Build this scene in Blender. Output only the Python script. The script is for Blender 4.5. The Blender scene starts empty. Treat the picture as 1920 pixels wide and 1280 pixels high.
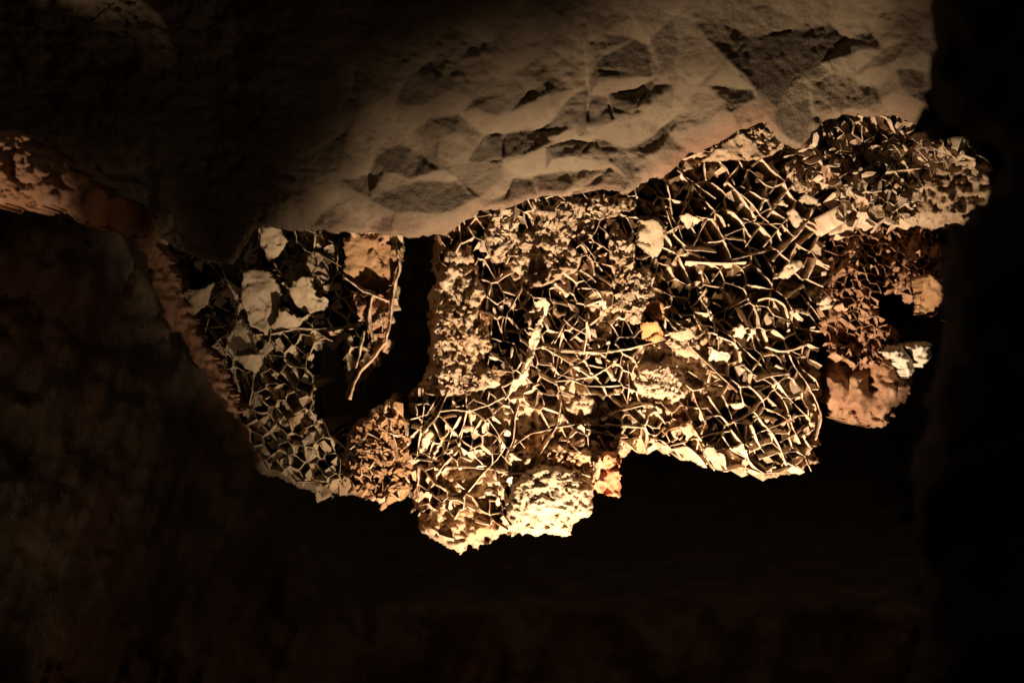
import bpy, math, random
import numpy as np
from mathutils import Vector, Matrix

random.seed(7)
rng = np.random.default_rng(11)
SC = bpy.context.scene
COL = SC.collection

# ------------------------------------------------------------------ camera
F = 2376.0                                  # focal length in photo pixels (1920 wide)
TILT = math.radians(14)
CAM = np.array([0.0, 0.0, 1.6])
RIGHT = np.array([1.0, 0.0, 0.0])
FWD = np.array([0.0, math.cos(TILT), math.sin(TILT)])
UP = np.array([0.0, -math.sin(TILT), math.cos(TILT)])
cam = bpy.data.cameras.new('camera')
cam.sensor_width = 36.0
cam.lens = 36.0 * F / 1920.0
cam.clip_start = 0.05
cam.clip_end = 200.0
cam.dof.use_dof = True
cam.dof.focus_distance = 4.0
cam.dof.aperture_fstop = 2.2
co = bpy.data.objects.new('camera', cam)
COL.objects.link(co)
co.matrix_world = Matrix.Translation(Vector(CAM)) @ Matrix.Rotation(math.pi / 2 + TILT, 4, 'X')
SC.camera = co


def U2W(u, v, w):
    """camera aligned metres (right, up, depth) -> world"""
    u, v, w = np.asarray(u, float), np.asarray(v, float), np.asarray(w, float)
    return CAM + u[..., None] * RIGHT + v[..., None] * UP + w[..., None] * FWD


# ------------------------------------------------------------------ world, lamps, exposure
world = bpy.data.worlds.new('World')
SC.world = world
world.use_nodes = True
bg = world.node_tree.nodes['Background']
bg.inputs['Color'].default_value = (1.0, 0.72, 0.5, 1)
bg.inputs['Strength'].default_value = 0.035      # deep underground: only stray lamp light
SC.view_settings.view_transform = 'Standard'
SC.view_settings.look = 'None'
SC.view_settings.exposure = 0.0
SC.view_settings.gamma = 1.0
SC.cycles.max_bounces = 5
SC.cycles.diffuse_bounces = 3
SC.cycles.sample_clamp_indirect = 4.0


def spot(name, pos, aim, watts, deg, blend, size, color):
    l = bpy.data.lights.new(name, 'SPOT')
    l.energy = watts
    l.spot_size = math.radians(deg)
    l.spot_blend = blend
    l.shadow_soft_size = size
    l.color = color
    o = bpy.data.objects.new(name, l)
    COL.objects.link(o)
    p, a = Vector(U2W(*pos)), Vector(U2W(*aim))
    o.location = p
    o.rotation_euler = (a - p).to_track_quat('-Z', 'Y').to_euler()
    return o


# the cave lamp standing on the floor below the boxwork, pointing up at it
spot('cave_lamp', (0.24, -1.66, 3.05), (0.36, -0.38, 4.17), 770, 79, 1.0, 0.035, (1.0, 0.75, 0.53))
# fill spot added for the left wall, then a weaker lamp along the passage
spot('left_fill', (-1.15, -1.05, 2.15), (-1.30, -0.28, 4.3), 15, 50, 1.0, 0.08, (1.0, 0.72, 0.48))
spot('passage_lamp', (-1.75, -0.95, 3.05), (-1.42, 0.30, 3.26), 60, 25, 1.0, 0.05, (1.0, 0.70, 0.46))


# ------------------------------------------------------------------ noise
def _hash(ix, iy, iz, seed):
    n = (ix.astype(np.int64) * 374761393 + iy.astype(np.int64) * 668265263 + iz.astype(np.int64) * 2147483647 + seed * 974634541)
    n = (n ^ (n >> 13)) * 1274126177
    n = n ^ (n >> 16)
    return (n & 0xFFFF) / 65535.0


def vnoise(x, y, z=0.0, seed=0):
    x, y, z = np.broadcast_arrays(np.asarray(x, float), np.asarray(y, float), np.asarray(z, float))
    ix, iy, iz = np.floor(x), np.floor(y), np.floor(z)
    fx, fy, fz = x - ix, y - iy, z - iz
    fx, fy, fz = [t * t * (3 - 2 * t) for t in (fx, fy, fz)]
    r = 0
    for dx in (0, 1):
        for dy in (0, 1):
            for dz in (0, 1):
                wgt = (fx if dx else 1 - fx) * (fy if dy else 1 - fy) * (fz if dz else 1 - fz)
                r = r + wgt * _hash(ix + dx, iy + dy, iz + dz, seed)
    return r * 2 - 1


def fbm(x, y, z=0.0, oct=4, seed=0, gain=0.5):
    a, s, f = 1.0, 0.0, 1.0
    for o in range(oct):
        s = s + a * vnoise(x * f + 17.3 * o, y * f - 9.1 * o, np.asarray(z) * f, seed + o)
        a *= gain
        f *= 2.03
    return s


def ridged(x, y, oct=4, seed=0):
    a, s, f = 1.0, 0.0, 1.0
    for o in range(oct):
        s = s + a * (1 - 2 * np.abs(vnoise(x * f + 3.7 * o, y * f + 5.1 * o, 0, seed + o)))
        a *= 0.5
        f *= 2.1
    return s


def facets(px, py, size, seed, jitter=1.0, ang=0.0, aspect=1.0):
    """piecewise planar offset: nearest jittered seed owns the point and tilts it"""
    ca, sa = math.cos(ang), math.sin(ang)
    x = (px * ca + py * sa) / (size * aspect)
    y = (-px * sa + py * ca) / size
    ix, iy = np.floor(x), np.floor(y)
    best = np.full(x.shape, 1e9)
    off = np.zeros(x.shape)
    for dx in (-1, 0, 1):
        for dy in (-1, 0, 1):
            cx, cy = ix + dx, iy + dy
            sx = cx + 0.5 + jitter * (_hash(cx, cy, cx * 0, seed) - 0.5)
            sy = cy + 0.5 + jitter * (_hash(cx, cy, cx * 0 + 1, seed) - 0.5)
            d = (x - sx) ** 2 + (y - sy) ** 2
            gx = _hash(cx, cy, cx * 0 + 2, seed) * 2 - 1
            gy = _hash(cx, cy, cx * 0 + 3, seed) * 2 - 1
            h = _hash(cx, cy, cx * 0 + 4, seed) * 2 - 1
            val = gx * (x - sx) + gy * (y - sy) + 0.35 * h
            m = d < best
            best = np.where(m, d, best)
            off = np.where(m, val, off)
    return off


def poly_sd(px, py, poly):
    """signed distance to a polygon, positive inside (photo pixels)"""
    P = np.asarray(poly, float)
    shp = px.shape
    x, y = px.ravel(), py.ravel()
    d2 = np.full(x.shape, 1e18)
    inside = np.zeros(x.shape, bool)
    for i in range(len(P)):
        a, b = P[i], P[(i + 1) % len(P)]
        e = b - a
        t = np.clip(((x - a[0]) * e[0] + (y - a[1]) * e[1]) / max(e @ e, 1e-9), 0, 1)
        d2 = np.minimum(d2, (x - a[0] - t * e[0]) ** 2 + (y - a[1] - t * e[1]) ** 2)
        if a[1] != b[1]:
            c = ((a[1] > y) != (b[1] > y)) & (x < (b[0] - a[0]) * (y - a[1]) / (b[1] - a[1]) + a[0])
            inside ^= c
    d = np.sqrt(d2)
    return np.where(inside, d, -d).reshape(shp)


def smooth(e0, e1, x):
    t = np.clip((x - e0) / (e1 - e0), 0, 1)
    return t * t * (3 - 2 * t)


# ------------------------------------------------------------------ materials
def rock_mat(name, cols, scale=6.0, bump=0.5, bscale=60.0, tint=None, facet_dark=None, rough=0.92, speck=0.0, dist=0.012, stain=None):
    m = bpy.data.materials.new(name)
    m.use_nodes = True
    nt = m.node_tree
    N, L = nt.nodes, nt.links
    b = N['Principled BSDF']
    b.inputs['Roughness'].default_value = rough
    b.inputs['Specular IOR Level'].default_value = 0.25
    geo = N.new('ShaderNodeNewGeometry')
    n1 = N.new('ShaderNodeTexNoise')
    n1.inputs['Scale'].default_value = scale
    n1.inputs['Detail'].default_value = 7
    n1.inputs['Roughness'].default_value = 0.62
    L.new(geo.outputs['Position'], n1.inputs['Vector'])
    r = N.new('ShaderNodeValToRGB')
    el = r.color_ramp.elements
    el[0].position, el[1].position = 0.28, 0.72
    el[0].color, el[1].color = (*cols[0], 1), (*cols[-1], 1)
    for i, c in enumerate(cols[1:-1]):
        e = el.new(0.28 + 0.44 * (i + 1) / (len(cols) - 1))
        e.color = (*c, 1)
    L.new(n1.outputs['Fac'], r.inputs['Fac'])
    out = r.outputs['Color']
    n2 = N.new('ShaderNodeTexNoise')
    n2.inputs['Scale'].default_value = bscale
    n2.inputs['Detail'].default_value = 8
    n2.inputs['Roughness'].default_value = 0.68
    L.new(geo.outputs['Position'], n2.inputs['Vector'])
    if stain is not None:                   # iron staining in patches
        n3 = N.new('ShaderNodeTexNoise')
        n3.inputs['Scale'].default_value = stain[2]
        n3.inputs['Detail'].default_value = 5
        L.new(geo.outputs['Position'], n3.inputs['Vector'])
        mr = N.new('ShaderNodeMapRange')
        mr.inputs['From Min'].default_value = 0.52
        mr.inputs['From Max'].default_value = 0.68
        mr.inputs['To Max'].default_value = stain[1]
        L.new(n3.outputs['Fac'], mr.inputs['Value'])
        mx = N.new('ShaderNodeMix'); mx.data_type = 'RGBA'
        L.new(mr.outputs['Result'], mx.inputs['Factor'])
        L.new(out, mx.inputs['A'])
        mx.inputs['B'].default_value = (*stain[0], 1)
        out = mx.outputs['Result']
    if speck:                               # dark mineral specks
        mr = N.new('ShaderNodeMapRange')
        mr.inputs['From Min'].default_value = 0.40
        mr.inputs['From Max'].default_value = 0.33
        mr.inputs['To Max'].default_value = speck
        L.new(n2.outputs['Fac'], mr.inputs['Value'])
        mx = N.new('ShaderNodeMix'); mx.data_type = 'RGBA'
        L.new(mr.outputs['Result'], mx.inputs['Factor'])
        L.new(out, mx.inputs['A'])
        mx.inputs['B'].default_value = (cols[0][0] * .35, cols[0][1] * .3, cols[0][2] * .28, 1)
        out = mx.outputs['Result']
    if facet_dark is not None:                    # traced facets mixed towards a darker grey brown
        at = N.new('ShaderNodeAttribute'); at.attribute_name = 'facet_dark'
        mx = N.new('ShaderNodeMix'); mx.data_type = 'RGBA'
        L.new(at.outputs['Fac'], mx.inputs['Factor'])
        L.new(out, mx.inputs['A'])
        mx.inputs['B'].default_value = (*facet_dark, 1)
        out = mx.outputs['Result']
    if tint is not None:                    # per-vertex mineral colour (iron oxide bands)
        at = N.new('ShaderNodeAttribute'); at.attribute_name = 'tint'
        mx = N.new('ShaderNodeMix'); mx.data_type = 'RGBA'
        L.new(at.outputs['Fac'], mx.inputs['Factor'])
        L.new(out, mx.inputs['A'])
        mx.inputs['B'].default_value = (*tint, 1)
        out = mx.outputs['Result']
    L.new(out, b.inputs['Base Color'])
    bp = N.new('ShaderNodeBump')
    bp.inputs['Strength'].default_value = bump
    bp.inputs['Distance'].default_value = dist
    n4 = N.new('ShaderNodeTexNoise')
    n4.inputs['Scale'].default_value = bscale * 5
    n4.inputs['Detail'].default_value = 4
    L.new(geo.outputs['Position'], n4.inputs['Vector'])
    ad = N.new('ShaderNodeMath'); ad.operation = 'MULTIPLY_ADD'
    ad.inputs[1].default_value = 0.3
    L.new(n4.outputs['Fac'], ad.inputs[0])
    L.new(n2.outputs['Fac'], ad.inputs[2])
    L.new(ad.outputs['Value'], bp.inputs['Height'])
    L.new(bp.outputs['Normal'], b.inputs['Normal'])
    return m


M_ceiling = rock_mat('limestone_ceiling', [(.17, .128, .08), (.26, .198, .13), (.32, .255, .172)], 5, .7, 55, tint=(.36, .18, .11), facet_dark=(.105, .08, .056), speck=.35, dist=.012, stain=((.12, .09, .06), .65, 2.6))
M_matrix = rock_mat('boxwork_matrix', [(.28, .185, .11), (.46, .335, .215), (.57, .445, .31)], 9, .8, 70, speck=.5, stain=((.36, .18, .07), .55, 3.5), dist=.014)
M_fin = rock_mat('calcite_fin', [(.36, .255, .165), (.52, .395, .27), (.64, .525, .385)], 14, .5, 110, stain=((.42, .22, .10), .5, 5), dist=.006)
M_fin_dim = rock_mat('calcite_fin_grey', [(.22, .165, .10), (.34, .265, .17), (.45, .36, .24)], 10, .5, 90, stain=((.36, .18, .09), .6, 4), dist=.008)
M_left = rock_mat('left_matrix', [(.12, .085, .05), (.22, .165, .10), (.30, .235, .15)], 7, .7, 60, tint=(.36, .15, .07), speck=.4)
M_pale = rock_mat('pale_crust', [(.30, .225, .14), (.38, .295, .19), (.45, .36, .245)], 12, .8, 60, speck=.6, dist=.010)
M_red = rock_mat('red_stone', [(.32, .12, .06), (.42, .17, .085), (.48, .23, .12)], 12, .5, 50)
M_brown = rock_mat('brown_vein_rock', [(.17, .085, .045), (.29, .155, .085), (.40, .26, .155)], 9, .8, 60, speck=.3)
M_orange = rock_mat('orange_calcite', [(.36, .17, .06), (.44, .23, .09), (.50, .30, .14)], 10, .4, 60)
M_ochre = rock_mat('ochre_plate', [(.20, .105, .05), (.30, .17, .08), (.38, .24, .13)], 9, .4, 55, speck=.3)
M_lump = rock_mat('pink_lump', [(.28, .15, .09), (.42, .25, .15), (.52, .36, .24)], 9, .7, 50)
M_white = rock_mat('whitish_lump', [(.45, .38, .28), (.58, .51, .40), (.66, .6, .5)], 12, .5, 60)
M_ridge = rock_mat('red_ridge', [(.30, .15, .085), (.46, .255, .15), (.56, .36, .23)], 7, .7, 50, speck=.2)
M_wall = rock_mat('cave_wall', [(.07, .05, .032), (.17, .125, .08), (.27, .205, .135)], 4, 1.0, 22, stain=((.22, .10, .05), .6, 1.6), speck=.3, dist=.02)
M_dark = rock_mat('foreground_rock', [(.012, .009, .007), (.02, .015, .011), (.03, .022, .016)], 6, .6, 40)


# ------------------------------------------------------------------ object helpers
def P(px, py, w):
    px, py, w = np.broadcast_arrays(np.asarray(px, float), np.asarray(py, float), np.asarray(w, float))
    return U2W((px - 960) / F * w, (640 - py) / F * w, w)


def tag(o, label=None, cat=None, group=None, kind=None):
    if label: o['label'] = label
    if cat: o['category'] = cat
    if group: o['group'] = group
    if kind: o['kind'] = kind
    return o


def thing(name, base, label, cat, group=None):
    o = bpy.data.objects.new(name, None)
    o.empty_display_size = 0.1
    COL.objects.link(o)
    o.location = Vector(base)
    return tag(o, label, cat, group)


def build(name, verts, faces, mat, parent=None, smooth_shade=True, tint=None):
    """one mesh object; verts in world metres, its origin at the middle of its own shape"""
    verts = np.asarray(verts, float)
    c = verts.mean(0)
    me = bpy.data.meshes.new(name)
    lv = verts - c
    faces = list(faces) if not isinstance(faces, np.ndarray) else faces
    if isinstance(faces, np.ndarray):
        k = faces.shape[1]
        me.vertices.add(len(lv)); me.vertices.foreach_set('co', lv.ravel())
        me.loops.add(faces.size); me.loops.foreach_set('vertex_index', faces.ravel().astype(np.int32))
        me.polygons.add(len(faces))
        me.polygons.foreach_set('loop_start', np.arange(0, faces.size, k, dtype=np.int32))
        me.update(calc_edges=True)
    else:
        me.from_pydata([tuple(v) for v in lv], [], faces)
        me.update()
    if smooth_shade:
        me.polygons.foreach_set('use_smooth', np.ones(len(me.polygons), bool))
    if tint is not None:
        a = me.attributes.new('tint', 'FLOAT', 'POINT')
        a.data.foreach_set('value', np.asarray(tint, np.float32).ravel())
    me.materials.append(mat)
    o = bpy.data.objects.new(name, me)
    COL.objects.link(o)
    if parent is not None:
        o.parent = parent
        o.location = Vector(c) - parent.location
    else:
        o.location = Vector(c)
    return o


def sheet(name, x0, x1, y0, y1, step, depth, mat, parent=None, sd=None, edge=40.0, roll=0.2, thick=0.3, tint=None, jitter=0.0, local=False, flare=False, axes=None, facet_dark=None):
    """a solid rock body: front relief given as depth(px,py), trimmed by the outline sd>0, rolled back at the rim, closed behind"""
    xs, ys = np.arange(x0, x1 + step, step, float), np.arange(y0, y1 + step, step, float)
    if axes is not None:
        xs, ys = axes
    px, py = np.meshgrid(xs, ys)
    if jitter:
        px = px + rng.uniform(-jitter, jitter, px.shape) * step
        py = py + rng.uniform(-jitter, jitter, py.shape) * step
    H, W = px.shape
    w = depth(px, py)
    if sd is not None:
        s = sd(px, py)
        # pull the ring of vertices just outside onto the outline so that it is not stepped
        gx_, gy_ = sd(px + 1, py) - s, sd(px, py + 1) - s
        g2 = np.clip(gx_ ** 2 + gy_ ** 2, 0.25, None)
        ring = (s < 0) & (s > -1.6 * step)
        px = np.where(ring, px - s * gx_ / g2, px)
        py = np.where(ring, py - s * gy_ / g2, py)
        keep = s > -1.6 * step
        s = np.where(ring, 0, s)
        q = 1 - np.clip(s / edge, 0, 1)
        w = w + roll * (1 - np.sqrt(np.clip(1 - q * q, 0, 1)))
    else:
        keep = np.ones(px.shape, bool)
    front = P(px, py, w).reshape(-1, 3)
    wb = np.full(px.shape, float(np.max(w[keep])) + thick)
    if local:                               # a slab of even thickness
        wb = w + thick
    wr = wb if flare else w
    back = U2W((px - 960) / F * wr, (640 - py) / F * wr, wb).reshape(-1, 3)
    idx = np.arange(H * W).reshape(H, W)
    fk = keep[:-1, :-1] & keep[1:, :-1] & keep[:-1, 1:] & keep[1:, 1:]
    a, b, c, d = idx[:-1, :-1][fk], idx[1:, :-1][fk], idx[1:, 1:][fk], idx[:-1, 1:][fk]
    quads = np.stack([a, b, c, d], 1)
    n = H * W
    bq = np.stack([d + n, c + n, b + n, a + n], 1)
    # side walls along open edges
    e = np.concatenate([quads[:, [0, 1]], quads[:, [1, 2]], quads[:, [2, 3]], quads[:, [3, 0]]])
    key = e[:, 0].astype(np.int64) * n + e[:, 1]
    rev = e[:, 1].astype(np.int64) * n + e[:, 0]
    op = e[~np.isin(key, rev)]
    sw = np.stack([op[:, 1], op[:, 0], op[:, 0] + n, op[:, 1] + n], 1)
    faces = np.concatenate([quads, bq, sw])
    V = np.concatenate([front, back])
    used, inv = np.unique(faces, return_inverse=True)
    T = None
    if tint is not None:
        t = tint(px, py).ravel()
        T = np.concatenate([t, t])[used]
    o = build(name, V[used], inv.reshape(faces.shape), mat, parent, True, T)
    if facet_dark is not None:
        t = facet_dark(px, py).ravel()
        at = o.data.attributes.new('facet_dark', 'FLOAT', 'POINT')
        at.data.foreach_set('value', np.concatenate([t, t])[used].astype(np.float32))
    return o


def conv(lines, ox, oy, s):
    return [[(ox + x / s, oy + y / s) for x, y in l] for l in lines]


def c2(l): return [(640 + x / 2.977, y / 2.977) for x, y in l]
def c3(l): return [(1280 + x / 2.977, y / 2.977) for x, y in l]


# ------------------------------------------------------------------ the ceiling with its broken lip
LIP = [(-700, 250), (-200, 300), (60, 330), (240, 385), (275, 432), (330, 462), (385, 490), (430, 492), (470, 430), (490, 418), (545, 434), (600, 427), (640, 432), (690, 436), (740, 440),
       (832, 440), (862, 418), (900, 388), (960, 384), (1010, 366), (1060, 364), (1120, 352), (1180, 360), (1202, 342), (1240, 328), (1262, 314), (1292, 288),
       (1345, 262), (1400, 236), (1436, 224), (1452, 244), (1478, 268), (1503, 274), (1522, 252), (1548, 222), (1590, 208), (1640, 216), (1690, 214), (1745, 240), (1800, 252), (2600, 300)]
LIPX = np.array([p[0] for p in LIP], float)
LIPY = np.array([p[1] for p in LIP], float)


def lip_y(px):
    return np.interp(px, LIPX, LIPY) + 4.5 * vnoise(px / 24.0, 0.3, 0, 5) + 3.0 * vnoise(px / 9.0, 0.7, 0, 6) + 1.5 * vnoise(px / 4.0, 0.7, 0, 7)


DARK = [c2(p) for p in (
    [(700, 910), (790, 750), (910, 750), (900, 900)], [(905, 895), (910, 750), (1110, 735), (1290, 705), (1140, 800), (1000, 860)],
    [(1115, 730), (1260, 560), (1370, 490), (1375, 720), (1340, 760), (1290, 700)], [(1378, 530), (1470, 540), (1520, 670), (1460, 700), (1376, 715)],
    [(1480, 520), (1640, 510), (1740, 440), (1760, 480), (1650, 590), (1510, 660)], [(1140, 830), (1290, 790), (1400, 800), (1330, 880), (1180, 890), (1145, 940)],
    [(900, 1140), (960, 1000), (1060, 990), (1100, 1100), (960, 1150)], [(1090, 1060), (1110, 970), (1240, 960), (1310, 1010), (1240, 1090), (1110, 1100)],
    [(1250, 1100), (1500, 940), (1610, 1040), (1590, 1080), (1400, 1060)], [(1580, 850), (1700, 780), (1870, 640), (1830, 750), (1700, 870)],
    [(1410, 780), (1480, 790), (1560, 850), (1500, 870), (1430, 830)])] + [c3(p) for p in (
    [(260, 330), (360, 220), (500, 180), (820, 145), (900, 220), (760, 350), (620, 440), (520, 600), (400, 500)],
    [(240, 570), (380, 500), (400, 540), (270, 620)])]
MID = [c2(p) for p in (
    [(610, 920), (900, 900), (900, 1000), (780, 1100), (640, 1010)], [(1500, 880), (1610, 880), (1660, 960), (1600, 1000), (1500, 910)],
    [(200, 870), (330, 810), (450, 860), (560, 960), (400, 1000), (250, 960)], [(740, 560), (880, 530), (1060, 520), (1000, 560), (860, 650), (760, 600)],
    [(1430, 340), (1640, 220), (1720, 260), (1740, 420), (1440, 440)], [(1730, 210), (1850, 90), (1880, 300), (1790, 430)],
    [(150, 1110), (400, 1010), (640, 1020), (740, 1110), (600, 1180), (300, 1190)])] + [c3(p) for p in (
    [(700, 490), (830, 410), (970, 420), (980, 490), (850, 600), (740, 620), (720, 550)], [(510, 620), (700, 550), (740, 650), (660, 810), (600, 800), (520, 690)],
    [(930, 220), (1000, 180), (1050, 190), (980, 280), (870, 320)], [(1220, 490), (1270, 390), (1360, 400), (1350, 500)], [(1040, 550), (1090, 500), (1170, 520), (1110, 560)])]
BRIGHT = [c2(p) for p in (
    [(800, 740), (930, 640), (1150, 520), (1260, 510), (1200, 600), (1110, 730), (1000, 720), (920, 750)], [(1440, 450), (1740, 430), (1640, 510), (1480, 520)],
    [(900, 920), (1140, 820), (1180, 880), (1490, 900), (1490, 940), (1260, 960), (950, 970)], [(790, 1120), (930, 940), (970, 980), (900, 1090)],
    [(540, 1280), (620, 1180), (740, 1110), (800, 1130), (640, 1260)], [(1590, 830), (1620, 660), (1760, 560), (1850, 620), (1780, 720), (1690, 790)],
    [(1150, 790), (1280, 720), (1300, 760), (1250, 800)])]

from mathutils.geometry import delaunay_2d_cdt
CXS = np.r_[np.arange(-700, -20, 14), np.arange(-20, 1800, 3), np.arange(1800, 2310, 14)].astype(float)
CYS = np.r_[np.arange(-620, -20, 14), np.arange(-20, 521, 3)].astype(float)
cx, cy = np.meshgrid(CXS, CYS)
RC = random.Random(41)
pts, con, owner = [], [], []
for cls, grp in (('b', BRIGHT), ('m', MID), ('d', DARK)):
    for pl in grp:
        i0 = len(pts)
        pts += [tuple(p) for p in pl]
        con += [(i0 + i, i0 + (i + 1) % len(pl)) for i in range(len(pl))]
        owner.append((cls, pl, RC.gauss(0, 0.35), RC.gauss(0, 0.12)))
arr = np.array(pts)
allp = [p for o in owner for p in [o[1]]]


def free(x, y, dmin):
    if np.hypot(arr[:, 0] - x, arr[:, 1] - y).min() < dmin:
        return False
    return all(poly_sd(np.array([x]), np.array([y]), p)[0] < 6 for p in allp)


ca, sa = math.cos(-0.42), math.sin(-0.42)
for spacing, box in ((38, (420, 1830, -60, 480)), (105, (-300, 420, -120, 520)), (170, (-760, 2360, -680, 560))):
    seen = arr.copy()
    for i in range(-80, 80):
        for j in range(-80, 80):
            u_, v_ = (i + RC.uniform(-.42, .42)) * spacing * 1.35, (j + RC.uniform(-.42, .42)) * spacing * 0.8
            x, y = 800 + u_ * ca - v_ * sa, 200 + u_ * sa + v_ * ca
            if box[0] < x < box[1] and box[2] < y < box[3] and np.hypot(seen[:, 0] - x, seen[:, 1] - y).min() > spacing * .55 and free(x, y, 14):
                pts.append((x, y))
    arr = np.array(pts)
V2, E2, F2, _, _, _ = delaunay_2d_cdt([Vector(p) for p in pts], con, [], 0, 1e-4)
V2 = np.array([(v.x, v.y) for v in V2])
F2 = np.array([f for f in F2 if len(f) == 3])
K = 0.0014
nv_ = len(V2)
Am, bm = np.eye(nv_) * 1e-9, np.zeros(nv_)
tri_op = []
cen = V2[F2].mean(1)
ins = np.full(len(F2), -1)
for k_, o in enumerate(owner):
    ins[poly_sd(cen[:, 0], cen[:, 1], o[1]) > 0] = k_
lipc = np.interp(cen[:, 0], LIPX, LIPY) - cen[:, 1]
for t, f in enumerate(F2):
    (x0, y0), (x1, y1), (x2, y2) = V2[f]
    ar = ((x1 - x0) * (y2 - y0) - (x2 - x0) * (y1 - y0))
    if abs(ar) < 1e-6:
        tri_op.append(None); continue
    bx = np.array([y1 - y2, y2 - y0, y0 - y1]) / ar
    by = np.array([x2 - x1, x0 - x2, x1 - x0]) / ar
    nr = float(np.clip(1.25 - lipc[t] / 420, 0.45, 1))
    gx_, gy_, wt = RC.gauss(0, .95) * nr, max(.0, .70 + RC.gauss(0, 1.1) * nr), 1.0
    if ins[t] >= 0:
        cls, _, r1, r2 = owner[ins[t]]
        gx_, gy_, wt = r1, {'b': 2.4, 'm': .15, 'd': -.15}[cls] + r2, 4.0
    g_ = np.array([gx_, gy_]) * K
    Am[np.ix_(f, f)] += wt * abs(ar) * (np.outer(bx, bx) + np.outer(by, by))
    bm[f] += wt * abs(ar) * (bx * g_[0] + by * g_[1])
Am[0, 0] += 1.0
hv = np.linalg.solve(Am, bm)
wx = cx + 7 * fbm(cx / 45, cy / 45, 0, 3, 21)
wy = cy + 7 * fbm(cx / 45, cy / 45, 0, 3, 31)
qx, qy = cx + 0.45 * (wx - cx), cy + 0.45 * (wy - cy)
relief = np.zeros_like(cx)
done = np.zeros(cx.shape, bool)
for f in F2:
    T = V2[f]
    (x0, y0), (x1, y1), (x2, y2) = T
    ar = ((x1 - x0) * (y2 - y0) - (x2 - x0) * (y1 - y0))
    if abs(ar) < 1e-6:
        continue
    i0, i1 = np.searchsorted(CXS, [T[:, 0].min() - 8, T[:, 0].max() + 8])
    j0, j1 = np.searchsorted(CYS, [T[:, 1].min() - 8, T[:, 1].max() + 8])
    X, Y = qx[j0:j1, i0:i1], qy[j0:j1, i0:i1]
    l1 = ((X - x0) * (y2 - y0) - (x2 - x0) * (Y - y0)) / ar
    l2 = ((x1 - x0) * (Y - y0) - (X - x0) * (y1 - y0)) / ar
    m = (l1 >= -1e-6) & (l2 >= -1e-6) & (l1 + l2 <= 1 + 1e-6)
    h = hv[f[0]] * (1 - l1 - l2) + hv[f[1]] * l1 + hv[f[2]] * l2
    relief[j0:j1, i0:i1][m] = h[m]
    done[j0:j1, i0:i1] |= m
relief[~done] = relief[done].mean()
lip_i = np.argmin(np.abs(cy - lip_y(cx)), axis=0)
lipd = relief[lip_i, np.arange(len(CXS))]
sel = (CXS > 500) & (CXS < 1700)
mean_lip = lipd[sel].mean()
# let the lip itself stay close to one depth across the picture
ux = np.arange(-700, 2311, 5.0)
sm = np.convolve(np.pad(np.interp(ux, CXS, lipd) - mean_lip, 50, 'edge'), np.ones(101) / 101, 'valid')
relief = relief - mean_lip + 3.62 - 0.85 * np.interp(CXS, ux, sm)[None, :]
near = smooth(330, 60, lip_y(cx) - cy)
for cls, pl, _, _ in owner:                          # open cracks along some of the broken edges
    if cls == 'd':
        d = np.abs(poly_sd(qx, qy, pl))
        relief += 0.010 * smooth(3.2, 0.6, d) * smooth(0.0, 0.5, vnoise(cx / 30, cy / 30, 0, 58))
# the slab breaks off to the left into a hollow that runs up and away from the lamp
hol = (400 + 0.85 * (415 - cy)) - cx + 40 * fbm(cx / 160, cy / 140, 0, 3, 66)
relief += 0.22 * smooth(-320, 420, hol) + 0.35 * smooth(430, 220, cx) + smooth(620, 420, cx) * (0.035 * ridged(cx / 75, cy / 60, 5, 71) + 0.02 * facets(wx, wy, 45, 72)) + smooth(-160, 200, hol) * (0.02 * ridged(cx / 110, cy / 90, 4, 67) + 0.010 * ridged(cx / 40, cy / 30, 4, 69))
rough_zone = smooth(-0.2, 0.5, fbm(cx / 160, cy / 90, 0, 3, 77)) * (1 - near * 0.5)
relief += 0.006 * rough_zone * ridged(cx / 26, cy / 18, 4, 50) + 0.0020 * fbm(cx / 14, cy / 11, 0, 4, 60)


def ceil_depth(px, py):
    return relief


def ceil_tint(px, py):
    d = lip_y(px) - py
    band = smooth(45, 4, d + 14 * fbm(px / 40, py / 40, 0, 3, 8)) * smooth(560, 640, px)
    band = band * np.where((px > 1450) & (px < 1540), 0.2, 1) * np.where((px > 640) & (px < 740), 1, .75)
    side = smooth(1190, 1260, px) * smooth(1470, 1430, px) * smooth(60, 15, d)
    return np.clip(0.26 * band + 0.3 * side, 0, 0.5)


def ceil_facet_dark(px, py):
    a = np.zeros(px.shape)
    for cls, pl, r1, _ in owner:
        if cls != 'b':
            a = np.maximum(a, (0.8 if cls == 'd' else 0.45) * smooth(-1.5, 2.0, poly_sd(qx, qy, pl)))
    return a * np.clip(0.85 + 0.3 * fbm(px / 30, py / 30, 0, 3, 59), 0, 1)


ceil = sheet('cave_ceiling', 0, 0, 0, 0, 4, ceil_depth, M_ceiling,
             sd=lambda px, py: (lip_y(px) - py) / np.sqrt(1 + ((lip_y(px + 3) - lip_y(px - 3)) / 6) ** 2), edge=7, roll=0.02, thick=0.05, tint=ceil_tint, local=True, axes=(CXS, CYS), facet_dark=ceil_facet_dark)
tag(ceil, 'smooth tan limestone ceiling with a broken faceted lip above the boxwork', kind='structure')


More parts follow.
